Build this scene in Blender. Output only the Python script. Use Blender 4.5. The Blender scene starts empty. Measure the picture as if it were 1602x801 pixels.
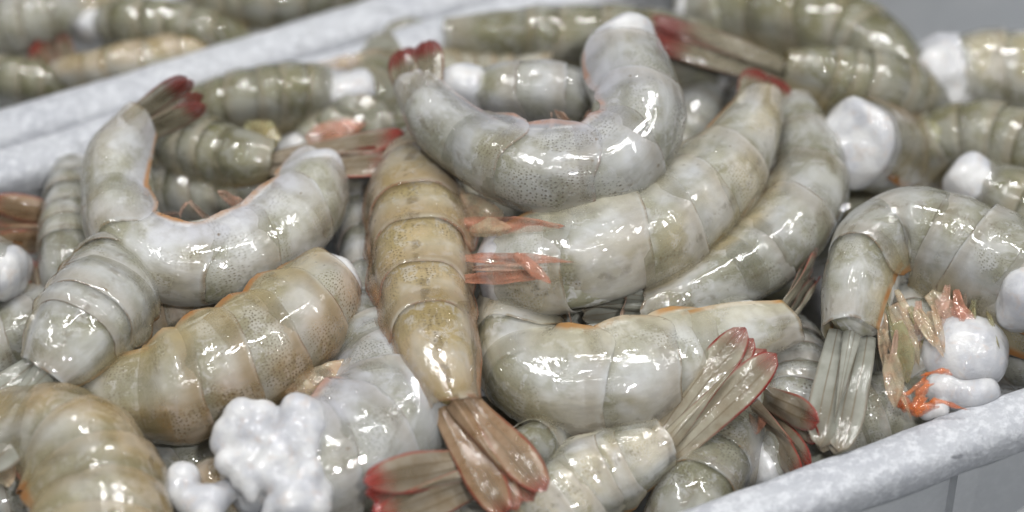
import bpy, math, random
import numpy as np
from mathutils import Vector

# ------------------------------------------------------------------ camera, world, lamps, exposure
SC = bpy.context.scene
COL = SC.collection
W, H = 1602.0, 801.0
DIST, PITCH, FPX = 0.75, math.radians(45), 4686.0
cam = bpy.data.cameras.new('camera')
cam.sensor_width = 36.0
cam.lens = 36.0 * FPX / W
cam.clip_start, cam.clip_end = 0.02, 20
cam_o = bpy.data.objects.new('camera', cam); COL.objects.link(cam_o)
CP = np.array([0, -DIST * math.cos(PITCH), DIST * math.sin(PITCH)])
cam_o.location = CP
cam_o.rotation_euler = (math.pi / 2 - PITCH, 0, 0)
cam.dof.use_dof = True
cam.dof.focus_distance = 0.722
cam.dof.aperture_fstop = 5.2
SC.camera = cam_o
FWD = np.array([0, math.cos(PITCH), -math.sin(PITCH)])
RGT = np.array([1.0, 0, 0])
UPV = np.array([0, math.sin(PITCH), math.cos(PITCH)])

world = bpy.data.worlds.new('World'); SC.world = world
world.use_nodes = True
world.node_tree.nodes['Background'].inputs[0].default_value = (0.80, 0.86, 0.93, 1)
world.node_tree.nodes['Background'].inputs[1].default_value = 0.13

def tube_or_flash(loc, target, length, width, power, col, spin=0.0):
    d = bpy.data.lights.new('ceiling_or_flash_lamp', 'AREA')
    d.shape = 'RECTANGLE'; d.size = length; d.size_y = width
    d.energy = power; d.color = col
    o = bpy.data.objects.new('ceiling_or_flash_lamp', d); COL.objects.link(o)
    o.location = loc
    q = (Vector(target) - Vector(loc)).to_track_quat('-Z', 'Y')
    o.rotation_euler = (q.to_matrix().to_4x4() @ __import__('mathutils').Matrix.Rotation(spin, 4, 'Z')).to_euler()
# fluorescent fittings on the market ceiling; the last is fill added at the front
for x, y, z, L, p, sp in ((-0.62, 0.20, 1.50, 0.60, 9.0, 0.4), (0.10, 0.42, 1.60, 0.60, 11.0, 0.4), (0.80, 0.20, 1.55, 0.60, 9.0, 0.4),
                          (-0.25, -0.45, 1.65, 0.60, 4.0, 0.4)):
    tube_or_flash((x, y, z), (0, 0, 0), L, 0.05, p, (0.99, 0.99, 0.99), sp)
# the flash of the camera, a little above and right of the lens
tube_or_flash((0.16, -0.60, 0.74), (0.02, 0.0, 0), 0.055, 0.035, 3.7, (0.985, 0.99, 1.0), 0.0)

SC.view_settings.view_transform = 'Standard'
SC.view_settings.look = 'None'
SC.view_settings.exposure = 0.06
SC.view_settings.gamma = 1.0
SC.view_settings.use_curve_mapping = False
SC.render.engine = 'CYCLES'
SC.cycles.use_denoising = True
SC.cycles.max_bounces = 7
SC.cycles.transparent_max_bounces = 8
SC.cycles.use_adaptive_sampling = True
SC.cycles.adaptive_threshold = 0.03
SC.cycles.sample_clamp_indirect = 6.0

# ------------------------------------------------------------------ helpers
YAW = math.radians(25)
rng = np.random.default_rng(7)

def P(px, py, z=0.0):
    """world point on height z that stands at photograph position px, py"""
    d = FWD * FPX + RGT * (px - W / 2) - UPV * (py - H / 2)
    t = (z - CP[2]) / d[2]
    return CP + d * t

def unit(v):
    return v / np.maximum(np.linalg.norm(v, axis=-1, keepdims=True), 1e-12)

_ND = {}
def bumpy(p, scale, seed=0, octaves=3):
    """smooth pseudo-random field of 3d points, about -1..1"""
    p = np.asarray(p); out = np.zeros(p.shape[:-1]); amp = 1.0; tot = 0
    for o in range(octaves):
        key = (seed, o)
        if key not in _ND:
            r = np.random.default_rng(seed * 17 + o * 101 + 3)
            _ND[key] = (r.normal(size=(7, 3)), r.uniform(0, 6.28, 7))
        d, ph = _ND[key]
        out += amp * np.sin(p @ d.T * (scale * 2 ** o) + ph).sum(-1) / 2.65
        tot += amp; amp *= 0.5
    return out / tot

def mesh_obj(name, verts, faces, mat, parent=None, attrs=None, origin=None):
    verts = np.asarray(verts, float).reshape(-1, 3)
    o0 = np.array(parent.location) if parent is not None and parent.type == 'EMPTY' else (np.zeros(3) if origin is None else np.asarray(origin))
    if parent is not None and 'org' in ORG.get(parent.name, {}):
        o0 = ORG[parent.name]['org']
    m = bpy.data.meshes.new(name)
    m.from_pydata((verts - o0).tolist(), [], [tuple(f) for f in faces])
    m.polygons.foreach_set('use_smooth', [True] * len(m.polygons))
    for k, a in (attrs or {}).items():
        a = np.asarray(a, np.float32)
        if a.ndim == 2:
            at = m.attributes.new(k, 'FLOAT_VECTOR', 'POINT'); at.data.foreach_set('vector', a.ravel())
        else:
            at = m.attributes.new(k, 'FLOAT', 'POINT'); at.data.foreach_set('value', a.ravel())
    if mat: m.materials.append(mat)
    m.update()
    o = bpy.data.objects.new(name, m); COL.objects.link(o)
    if parent is not None:
        o.parent = parent
        ORG[o.name] = {'org': o0}
    else:
        o.location = o0
        ORG[o.name] = {'org': o0}
    return o
ORG = {}

def thing(name, label, cat, loc, group=None):
    o = bpy.data.objects.new(name, None); COL.objects.link(o)
    o.empty_display_size = 0.01
    o.location = [float(v) for v in loc]
    o['label'] = label; o['category'] = cat
    if group: o['group'] = group
    return o

def grid_faces(nv, nu, off=0, flip=False, wrap=False):
    f = []
    for j in range(nv - 1):
        for i in range(nu if wrap else nu - 1):
            a = off + j * nu + i; b = off + j * nu + (i + 1) % nu
            c = b + nu; d = a + nu
            f.append((a, d, c, b) if flip else (a, b, c, d))
    return f

def solid_sheet(outer, inner):
    """two grids joined round their border into one closed shell"""
    nv, nu = outer.shape[:2]
    n = nv * nu
    v = np.concatenate([outer.reshape(-1, 3), inner.reshape(-1, 3)])
    f = grid_faces(nv, nu) + grid_faces(nv, nu, n, True)
    idx = [i for i in range(nu)] + [j * nu + nu - 1 for j in range(1, nv)] + [(nv - 1) * nu + i for i in range(nu - 2, -1, -1)] + [j * nu for j in range(nv - 2, 0, -1)]
    for k in range(len(idx)):
        a, b = idx[k], idx[(k + 1) % len(idx)]
        f.append((b, a, a + n, b + n))
    return v, f

# ------------------------------------------------------------------ node helpers
def new_mat(name):
    m = bpy.data.materials.new(name); m.use_nodes = True
    nt = m.node_tree
    return m, nt, nt.nodes['Principled BSDF']

def nd(nt, typ, ins=None, **props):
    n = nt.nodes.new(typ)
    for k, v in props.items(): setattr(n, k, v)
    for k, v in (ins or {}).items():
        if isinstance(v, bpy.types.NodeSocket): nt.links.new(v, n.inputs[k])
        else: n.inputs[k].default_value = v
    return n

def mth(nt, op, a, b=0.0, clamp=False):
    return nd(nt, 'ShaderNodeMath', {0: a, 1: b}, operation=op, use_clamp=clamp).outputs[0]

def rng_map(nt, x, lo, hi, a=0.0, b=1.0):
    return nd(nt, 'ShaderNodeMapRange', {0: x, 1: lo, 2: hi, 3: a, 4: b}, interpolation_type='SMOOTHSTEP').outputs[0]

def mixc(nt, fac, a, b, mode='MIX'):
    n = nt.nodes.new('ShaderNodeMix'); n.data_type = 'RGBA'; n.blend_type = mode
    for i, v in ((0, fac), (6, a), (7, b)):
        if isinstance(v, bpy.types.NodeSocket): nt.links.new(v, n.inputs[i])
        else: n.inputs[i].default_value = v if i == 0 else (*v[:3], 1)
    return n.outputs[2]

def attr(nt, name, vec=False):
    n = nd(nt, 'ShaderNodeAttribute', attribute_name=name)
    return n.outputs['Vector' if vec else 'Fac']

def noise(nt, vec, scale, detail=3.0, rough=0.55, dist=0.0):
    return nd(nt, 'ShaderNodeTexNoise', {'Vector': vec, 'Scale': scale, 'Detail': detail, 'Roughness': rough, 'Distortion': dist}).outputs['Fac']

def bump(nt, h, strength, dist, prev=None):
    ins = {'Height': h, 'Strength': strength, 'Distance': dist}
    if prev is not None: ins['Normal'] = prev
    return nd(nt, 'ShaderNodeBump', ins).outputs[0]

def wet_over(nt, bs, alpha, normal, rough, ior=1.5):
    """partly clear body colour with a thin film of water over it"""
    tr = nd(nt, 'ShaderNodeBsdfTransparent').outputs[0]
    m1 = nd(nt, 'ShaderNodeMixShader', {0: alpha, 1: tr, 2: bs.outputs[0]}).outputs[0]
    gl = nd(nt, 'ShaderNodeBsdfGlossy', {'Roughness': rough, 'Normal': normal}).outputs[0]
    fr = nd(nt, 'ShaderNodeFresnel', {'IOR': ior, 'Normal': normal}).outputs[0]
    bf = nd(nt, 'ShaderNodeNewGeometry').outputs['Backfacing']
    fr = mth(nt, 'MULTIPLY', fr, mth(nt, 'SUBTRACT', 1.0, bf))
    m2 = nd(nt, 'ShaderNodeMixShader', {0: fr, 1: m1, 2: gl}).outputs[0]
    nt.links.new(m2, nt.nodes['Material Output'].inputs[0])

# ------------------------------------------------------------------ materials
def shell_material(name, c1, c2, cloud=0.4, dorsal=(0.24, 0.23, 0.12), dors_amt=0.35, hem=(0.30, 0.12, 0.03), hem_amt=0.9,
                   spots=0.7, band=(0.33, 0.22, 0.09), band_amt=0.25, alpha=0.42, green=0.35, side=(0.46, 0.36, 0.16), side_amt=0.7, vein=0.35):
    c1 = [min(0.7, q * 1.25) for q in c1]; c2 = [min(0.7, q * 1.25) for q in c2]
    m, nt, bs = new_mat(name)
    sc = attr(nt, 'sc', True); hemv = attr(nt, 'hem'); v = attr(nt, 'v'); ds = attr(nt, 'dors')
    n1 = noise(nt, sc, 95, 4)
    n2 = noise(nt, sc, 85, 2, 0.45, 0.5)
    n3 = noise(nt, sc, 420, 4)
    n4 = noise(nt, sc, 70, 3, 0.5, 0.5)
    col = mixc(nt, rng_map(nt, n1, 0.38, 0.62), c1, c2)
    col = mixc(nt, rng_map(nt, n4, 0.48, 0.62, 0, green), col, (0.35, 0.315, 0.13))
    # olive-brown pigment that gathers along the back
    f = mth(nt, 'MULTIPLY', rng_map(nt, mth(nt, 'ADD', ds, mth(nt, 'MULTIPLY', n2, 0.5)), 0.45, 1.15), dors_amt)
    col = mixc(nt, f, col, dorsal)
    # milky muscle seen through the shell
    cl = mth(nt, 'MULTIPLY', rng_map(nt, mth(nt, 'ADD', n2, mth(nt, 'MULTIPLY', v, 0.22)), 0.50, 0.76), rng_map(nt, n3, 0.2, 0.7, 0.75, 1.0))
    front = mth(nt, 'MULTIPLY', rng_map(nt, mth(nt, 'ADD', v, mth(nt, 'MULTIPLY', n4, 0.5)), 0.64, 0.24), 0.75)
    col = mixc(nt, front, col, (c2[0] * 0.48, c2[1] * 0.46, c2[2] * 0.34))
    col = mixc(nt, mth(nt, 'MULTIPLY', cl, cloud), col, (0.68, 0.69, 0.72))
    # pigmented band in front of each hind margin
    bn = mth(nt, 'MULTIPLY', rng_map(nt, mth(nt, 'ADD', v, mth(nt, 'MULTIPLY', n1, 0.5)), 0.75, 1.15), rng_map(nt, v, 1.0, 0.90))
    col = mixc(nt, mth(nt, 'MULTIPLY', bn, band_amt), col, band)
    # thin side plates without muscle behind them: yellowish
    sd = mth(nt, 'MULTIPLY', rng_map(nt, mth(nt, 'ADD', hemv, mth(nt, 'MULTIPLY', n2, 0.35)), 0.72, 1.08), side_amt)
    col = mixc(nt, sd, col, side)
    # dark gut line, broken, along the mid back
    vn = mth(nt, 'MULTIPLY', rng_map(nt, ds, 0.984, 0.995), mth(nt, 'MULTIPLY', rng_map(nt, n3, 0.46, 0.58), vein))
    col = mixc(nt, vn, col, (0.10, 0.06, 0.02))
    # fine grain
    col = mixc(nt, rng_map(nt, n3, 0.42, 0.66, 0, 0.22), col, (0.22, 0.19, 0.12))
    # pigment dots
    vo = nd(nt, 'ShaderNodeTexVoronoi', {'Vector': sc, 'Scale': 1250.0, 'Randomness': 0.62}, voronoi_dimensions='2D')
    size = nd(nt, 'ShaderNodeSeparateColor', {0: vo.outputs['Color']}).outputs[0]
    dot = rng_map(nt, mth(nt, 'SUBTRACT', vo.outputs['Distance'], mth(nt, 'MULTIPLY', size, 0.10)), 0.21, 0.08)
    region = mth(nt, 'MULTIPLY', rng_map(nt, noise(nt, sc, 105, 3), 0.34, 0.54), rng_map(nt, mth(nt, 'ADD', v, mth(nt, 'MULTIPLY', n1, 0.3)), 0.05, 0.45))
    region = mth(nt, 'MULTIPLY', region, rng_map(nt, cl, 0, 1, 1, 0.35))
    dotf = mth(nt, 'MULTIPLY', mth(nt, 'MULTIPLY', dot, region), spots)
    col = mixc(nt, dotf, col, (0.06, 0.045, 0.028))
    # rare brown flecks
    v2 = nd(nt, 'ShaderNodeTexVoronoi', {'Vector': sc, 'Scale': 50.0, 'Randomness': 1.0}, voronoi_dimensions='2D')
    fl = rng_map(nt, mth(nt, 'ADD', v2.outputs['Distance'], mth(nt, 'MULTIPLY', n3, 0.12)), 0.082, 0.055)
    col = mixc(nt, mth(nt, 'MULTIPLY', fl, 0.8), col, (0.15, 0.08, 0.015))
    # orange-brown hems of the side plates and patches of the free margins
    hm = mth(nt, 'MULTIPLY', rng_map(nt, mth(nt, 'ADD', hemv, mth(nt, 'MULTIPLY', n1, 0.10)), 0.945, 1.01), mth(nt, 'MULTIPLY', hem_amt, rng_map(nt, n4, 0.36, 0.58, 0.35, 1.0)))
    col = mixc(nt, hm, col, hem)
    rm = mth(nt, 'MULTIPLY', rng_map(nt, v, 0.95, 0.99), mth(nt, 'MULTIPLY', rng_map(nt, n1, 0.42, 0.58), hem_amt))
    col = mixc(nt, mth(nt, 'MULTIPLY', rm, 0.85), col, (hem[0] * 0.6, hem[1] * 0.8, hem[2]))
    nt.links.new(col, bs.inputs['Base Color'])
    bs.inputs['Roughness'].default_value = 0.45
    bs.inputs['Specular IOR Level'].default_value = 0.15
    st = nd(nt, 'ShaderNodeMapping', {'Vector': sc, 'Scale': (0.45, 1.0, 1.0)}).outputs[0]
    b1 = bump(nt, noise(nt, st, 230, 2, 0.5, 0.6), 0.40, 0.0009)
    b2 = bump(nt, noise(nt, sc, 760, 2), 0.16, 0.0003, b1)
    vd = nd(nt, 'ShaderNodeTexVoronoi', {'Vector': sc, 'Scale': 330.0, 'Randomness': 1.0}, voronoi_dimensions='2D')
    ps = nd(nt, 'ShaderNodeSeparateColor', {0: vd.outputs['Color']}).outputs[1]
    dr = mth(nt, 'MULTIPLY', rng_map(nt, vd.outputs['Distance'], 0.26, 0.0), rng_map(nt, ps, 0.62, 0.66))
    b2 = bump(nt, dr, 0.7, 0.00035, b2)
    nt.links.new(b1, bs.inputs['Normal'])
    al = mth(nt, 'ADD', mth(nt, 'ADD', alpha, mth(nt, 'MULTIPLY', cl, 0.20)), mth(nt, 'ADD', mth(nt, 'MULTIPLY', dotf, 0.8), mth(nt, 'MULTIPLY', hm, 0.5)), True)
    wet_over(nt, bs, al, b2, 0.02)
    return m

def flesh_material(name, c1=(0.60, 0.595, 0.585), c2=(0.44, 0.445, 0.465), tint=(0.50, 0.39, 0.31), tint_amt=0.35, inner=(0.66, 0.655, 0.61), inner2=(0.31, 0.30, 0.21)):
    m, nt, bs = new_mat(name)
    co = nd(nt, 'ShaderNodeTexCoord').outputs['Object']
    cut = attr(nt, 'cut')
    n1 = noise(nt, co, 130, 4); n2 = noise(nt, co, 300, 4, 0.6, 0.6); n3 = noise(nt, co, 75, 3, 0.5, 0.8)
    col = mixc(nt, rng_map(nt, n1, 0.35, 0.65), c1, c2)
    col = mixc(nt, rng_map(nt, n2, 0.52, 0.72, 0, tint_amt), col, tint)
    body = mixc(nt, rng_map(nt, n3, 0.40, 0.56), inner, inner2)
    body = mixc(nt, rng_map(nt, n2, 0.5, 0.62, 0, 0.7), body, (0.72, 0.72, 0.73))
    col = mixc(nt, cut, body, col)
    nt.links.new(col, bs.inputs['Base Color'])
    bs.inputs['Roughness'].default_value = 0.4
    bs.inputs['Specular IOR Level'].default_value = 0.25
    nt.links.new(mth(nt, 'MULTIPLY', cut, 0.75), bs.inputs['Subsurface Weight'])
    bs.inputs['Subsurface Radius'].default_value = (0.008, 0.0078, 0.0078)
    bs.inputs['Subsurface Scale'].default_value = 1.0
    bs.inputs['Coat Weight'].default_value = 1.0
    bs.inputs['Coat Roughness'].default_value = 0.035
    bs.inputs['Coat IOR'].default_value = 1.38
    b1 = bump(nt, noise(nt, co, 200, 3, 0.5, 0.9), 0.4, 0.0011)
    b2 = bump(nt, noise(nt, co, 1000, 3), 0.4, 0.00035, b1)
    nt.links.new(b2, bs.inputs['Normal']); nt.links.new(b2, bs.inputs['Coat Normal'])
    return m

def fan_material(name, c1, c2, tip, tip_at=0.72, edge_amt=0.8, rib=(0.10, 0.07, 0.035)):
    m, nt, bs = new_mat(name)
    sc = attr(nt, 'sc', True); t = attr(nt, 't'); c = attr(nt, 'c')
    n1 = noise(nt, sc, 220, 4); n2 = noise(nt, sc, 700, 3)
    ac = mth(nt, 'ABSOLUTE', c)
    col = mixc(nt, rng_map(nt, n1, 0.3, 0.7), c1, c2)
    # dusky middle
    col = mixc(nt, mth(nt, 'MULTIPLY', rng_map(nt, t, 0.35, 0.85), rng_map(nt, ac, 0.8, 0.2, 0, 0.55)), col, (0.13, 0.10, 0.06))
    # ribs
    rl = rng_map(nt, mth(nt, 'ABSOLUTE', mth(nt, 'SUBTRACT', ac, 0.27)), 0.075, 0.015, 0, 0.7)
    col = mixc(nt, mth(nt, 'MULTIPLY', rl, rng_map(nt, t, 0.98, 0.80)), col, rib)
    tt = mth(nt, 'ADD', t, mth(nt, 'MULTIPLY', n1, 0.12))
    col = mixc(nt, rng_map(nt, tt, tip_at + 0.06, tip_at + 0.30, 0, 0.9), col, tip)
    e = mth(nt, 'MULTIPLY', rng_map(nt, mth(nt, 'ADD', ac, mth(nt, 'MULTIPLY', n2, 0.08)), 0.84, 0.98), mth(nt, 'MULTIPLY', mth(nt, 'MULTIPLY', rng_map(nt, t, 0.05, 0.6), rng_map(nt, n1, 0.35, 0.6, 0.7, 1.0)), edge_amt))
    col = mixc(nt, e, col, (tip[0] * 0.9, tip[1] * 0.8, tip[2] * 0.8))
    nt.links.new(col, bs.inputs['Base Color'])
    bs.inputs['Roughness'].default_value = 0.4
    bs.inputs['Specular IOR Level'].default_value = 0.2
    nt.links.new(mth(nt, 'ADD', 0.66, mth(nt, 'MULTIPLY', mth(nt, 'ADD', e, rl), 0.4), True), bs.inputs['Alpha'])
    bs.inputs['Coat Weight'].default_value = 1.0
    bs.inputs['Coat Roughness'].default_value = 0.05
    bs.inputs['Coat IOR'].default_value = 1.36
    b1 = bump(nt, noise(nt, sc, 420, 3), 0.4, 0.0005)
    nt.links.new(b1, bs.inputs['Normal']); nt.links.new(b1, bs.inputs['Coat Normal'])
    return m

def leg_material(name, c1, c2, alpha=0.5):
    m, nt, bs = new_mat(name)
    sc = attr(nt, 'sc', True)
    col = mixc(nt, rng_map(nt, noise(nt, sc, 300, 3), 0.35, 0.65), c1, c2)
    nt.links.new(col, bs.inputs['Base Color'])
    bs.inputs['Roughness'].default_value = 0.4
    bs.inputs['Specular IOR Level'].default_value = 0.2
    b1 = bump(nt, noise(nt, sc, 600, 3), 0.5, 0.0006)
    nt.links.new(b1, bs.inputs['Normal'])
    wet_over(nt, bs, rng_map(nt, noise(nt, sc, 260, 3), 0.3, 0.7, alpha - 0.2, alpha + 0.2), b1, 0.04)
    return m

def plastic_material(name, c1, c2, scuff=0.5):
    m, nt, bs = new_mat(name)
    co = nd(nt, 'ShaderNodeTexCoord').outputs['Object']
    n1 = noise(nt, co, 45, 5, 0.6); n2 = noise(nt, co, 420, 6, 0.75); n3 = noise(nt, co, 120, 5, 0.7, 1.2)
    rot = nd(nt, 'ShaderNodeMapping', {'Vector': co, 'Rotation': (0, 0, -YAW - 0.3), 'Scale': (0.12, 1.0, 1.0)}).outputs[0]
    n4 = noise(nt, rot, 700, 4, 0.6)
    rot2 = nd(nt, 'ShaderNodeMapping', {'Vector': co, 'Rotation': (0, 0, -YAW + 1.1), 'Scale': (0.10, 1.0, 1.0)}).outputs[0]
    n5 = noise(nt, rot2, 420, 3, 0.5)
    col = mixc(nt, rng_map(nt, n1, 0.3, 0.7), c1, c2)
    col = mixc(nt, rng_map(nt, n2, 0.44, 0.64, 0, scuff * 0.6), col, (0.72, 0.73, 0.75))
    col = mixc(nt, rng_map(nt, n4, 0.60, 0.72, 0, scuff * 0.5), col, (0.70, 0.71, 0.73))
    col = mixc(nt, rng_map(nt, n3, 0.58, 0.72, 0, scuff * 0.55), col, (c1[0] * 0.62, c1[1] * 0.61, c1[2] * 0.58))
    col = mixc(nt, rng_map(nt, n5, 0.70, 0.76, 0, scuff * 0.8), col, (c1[0] * 0.5, c1[1] * 0.5, c1[2] * 0.5))
    nt.links.new(col, bs.inputs['Base Color'])
    nt.links.new(rng_map(nt, n3, 0.3, 0.7, 0.55, 0.28), bs.inputs['Roughness'])
    b1 = bump(nt, n2, 0.8 * scuff, 0.0008)
    b2 = bump(nt, n3, 0.5 * scuff, 0.0010, b1)
    nt.links.new(b2, bs.inputs['Normal'])
    return m

GREY = shell_material('shell_grey', (0.36, 0.36, 0.33), (0.26, 0.26, 0.225), cloud=0.5)
PALE = shell_material('shell_pale', (0.45, 0.455, 0.43), (0.36, 0.36, 0.31), side=(0.58, 0.53, 0.36), dorsal=(0.58, 0.45, 0.20), cloud=0.6, dors_amt=0.6, hem=(0.34, 0.16, 0.04), hem_amt=0.9, spots=0.6)
WHITE = shell_material('shell_milky', side=(0.66, 0.66, 0.71), side_amt=0.7, c1=(0.50, 0.50, 0.47), c2=(0.38, 0.38, 0.31), cloud=0.75, dors_amt=0.4, dorsal=(0.40, 0.30, 0.15), hem=(0.36, 0.17, 0.05), spots=0.75)
COOL = shell_material('shell_blue_grey', (0.38, 0.385, 0.39), (0.27, 0.275, 0.25), side=(0.60, 0.60, 0.66), side_amt=0.6, cloud=0.5, dors_amt=0.25, hem=(0.36, 0.13, 0.04), hem_amt=0.7, spots=0.8)
BROWN = shell_material('shell_brown', (0.36, 0.28, 0.18), (0.29, 0.22, 0.13), cloud=0.35, side=(0.46, 0.22, 0.09), side_amt=0.9, vein=0.6, dorsal=(0.42, 0.34, 0.12), dors_amt=0.4, hem=(0.36, 0.10, 0.03), hem_amt=0.9, spots=0.9, band_amt=0.6)
TAN = shell_material('shell_tan', (0.36, 0.33, 0.25), (0.30, 0.27, 0.19), cloud=0.35, dorsal=(0.42, 0.24, 0.08), dors_amt=0.85, spots=0.95, band_amt=0.6)
OLIVE = shell_material('shell_olive', (0.22, 0.215, 0.16), (0.15, 0.145, 0.095), cloud=0.28, alpha=0.5, dorsal=(0.16, 0.15, 0.06), dors_amt=0.6, hem=(0.30, 0.17, 0.05), spots=0.35)
YELLOW = shell_material('shell_yellow', (0.40, 0.37, 0.27), (0.33, 0.29, 0.19), cloud=0.35, dorsal=(0.46, 0.30, 0.09), dors_amt=0.85, spots=0.9, band_amt=0.35)
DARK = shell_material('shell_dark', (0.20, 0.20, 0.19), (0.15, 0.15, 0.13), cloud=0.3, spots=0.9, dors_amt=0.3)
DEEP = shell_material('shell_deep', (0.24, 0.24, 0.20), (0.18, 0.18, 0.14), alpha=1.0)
FLESH = flesh_material('raw_flesh')
FLESH_OLIVE = flesh_material('raw_flesh_olive', inner=(0.42, 0.41, 0.31), inner2=(0.24, 0.23, 0.13))
FLESH_BROWN = flesh_material('raw_flesh_brown', inner=(0.58, 0.46, 0.27), inner2=(0.42, 0.33, 0.15))
FAN_RED = fan_material('fan_red', (0.34, 0.29, 0.22), (0.26, 0.20, 0.13), (0.27, 0.016, 0.013), 0.74)
FAN_PALE = fan_material('fan_pale_red', (0.44, 0.41, 0.32), (0.36, 0.32, 0.23), (0.27, 0.05, 0.035), 0.72)
FAN_BROWN = fan_material('fan_brown', (0.34, 0.23, 0.14), (0.24, 0.14, 0.07), (0.22, 0.018, 0.014), 0.80)
FAN_DARK = fan_material('fan_dark', (0.27, 0.24, 0.17), (0.17, 0.15, 0.10), (0.16, 0.018, 0.014), 0.62)
FAN_OUTLINE = fan_material('fan_red_outline', (0.40, 0.37, 0.28), (0.30, 0.25, 0.17), (0.24, 0.016, 0.016), 0.80, 1.0)
FAN_GREY = fan_material('fan_grey', (0.36, 0.36, 0.31), (0.27, 0.27, 0.22), (0.22, 0.16, 0.10), 0.85, 0.5)
LEG_RED = leg_material('leg_red', (0.50, 0.22, 0.14), (0.42, 0.18, 0.11), 0.40)
LEG_TAN = leg_material('leg_tan', (0.50, 0.42, 0.28), (0.48, 0.32, 0.20), 0.4)
LEG_PINK = leg_material('leg_pink', (0.52, 0.36, 0.27), (0.48, 0.28, 0.20), 0.4)
LEG_OLIVE = leg_material('leg_olive', (0.38, 0.36, 0.20), (0.33, 0.27, 0.13))
ROE = leg_material('roe_orange', (0.72, 0.20, 0.04), (0.60, 0.14, 0.03), 0.4)
PLASTIC = plastic_material('scuffed_white_plastic', (0.40, 0.41, 0.44), (0.48, 0.49, 0.51), 1.0)
PLASTIC_GREY = plastic_material('grey_plastic', (0.46, 0.475, 0.49), (0.50, 0.51, 0.52), 0.2)
STEEL = plastic_material('table_grey', (0.22, 0.23, 0.24), (0.26, 0.27, 0.28), 0.3)

# ------------------------------------------------------------------ crates and the table
E1 = np.array([math.cos(YAW), math.sin(YAW), 0]); E2 = np.array([-math.sin(YAW), math.cos(YAW), 0])
RW, RH = 0.0138, 0.0125            # rim width and height
ref_front = P(1440, 700, -0.003); ref_back = P(0, 246, -0.006)
d_front = float(ref_front @ E2); d_back = float(ref_back @ E2) - RW / 2

def bar(name, a, b, dist, zc, mat, parent, wob=0.0006, w=RW, h=RH, seed=1, along=E1, across=E2):
    """rounded lip: superellipse section swept along the crate edge, a little worn"""
    nv, nu = 220, 28
    s = np.linspace(a, b, nv); th = np.linspace(0, 2 * math.pi, nu, endpoint=False)
    cx = np.sign(np.cos(th)) * np.abs(np.cos(th)) ** 0.80 * w / 2
    cz = np.sign(np.sin(th)) * np.abs(np.sin(th)) ** 0.80 * h / 2
    pts = s[:, None, None] * along + (dist + cx)[None, :, None] * across + np.array([0, 0, 1.0]) * (zc + cz)[None, :, None]
    pts = pts + np.array([0, 0, 1.0]) * (bumpy(pts, 60, seed, 4) * wob)[..., None] + across * (bumpy(pts, 75, seed + 1, 4) * wob)[..., None]
    v = pts.reshape(-1, 3)
    f = grid_faces(nv, nu, 0, False, True)
    f.append(tuple(range(nu))[::-1]); f.append(tuple(range((nv - 1) * nu, nv * nu)))
    return mesh_obj(name, v, f, mat, parent)

def slab(name, a, b, d0, d1, z0, z1, mat, parent):
    v = [a * 1.0 * E1 + d * E2 + np.array([0, 0, z]) for a in (a, b) for d in (d0, d1) for z in (z0, z1)]
    f = [(0, 1, 3, 2), (4, 6, 7, 5), (0, 4, 5, 1), (2, 3, 7, 6), (0, 2, 6, 4), (1, 5, 7, 3)]
    o = mesh_obj(name, v, f, mat, parent)
    o.data.polygons.foreach_set('use_smooth', [False] * 6)
    return o

DEPTH = 0.085
AL, AR = -0.26, 0.30
def crate(label, df, db, zrim=0.0):
    c = thing('plastic_crate', label, 'crate', (AL * 0 + 0.5 * (df + db) * E2 + np.array([0, 0, zrim - DEPTH])), 'white plastic shrimp crates')
    zc = zrim - RH / 2
    bar('rim', AL, AR, df, zc, PLASTIC, c, seed=3 + int(df * 1000) % 7)
    bar('rim', AL, AR, db, zc, PLASTIC, c, seed=11)
    bar('rim', df + RW / 2, db - RW / 2, AL + RW / 2, zc, PLASTIC, c, along=E2, across=E1, seed=12)
    bar('rim', df + RW / 2, db - RW / 2, AR - RW / 2, zc, PLASTIC, c, along=E2, across=E1, seed=14)
    t = 0.0035
    z0, z1 = zrim - DEPTH, zrim - RH + 0.002
    slab('wall', AL + 0.01, AR - 0.01, db - 0.002 - t, db - 0.002, z0, z1, PLASTIC_GREY, c)
    slab('wall', AL + 0.01, AL + 0.01 + t, df + 0.002 + t, db - 0.002 - t, z0, z1, PLASTIC_GREY, c)
    slab('wall', AR - 0.01 - t, AR - 0.01, df + 0.002 + t, db - 0.002 - t, z0, z1, PLASTIC_GREY, c)
    slab('floor', AL + 0.012, AR - 0.012, df + 0.004 + t, db - 0.004 - t, z0 + 0.002, z0 + 0.006, PLASTIC_GREY, c)
    return c, t, z0, z1

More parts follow.
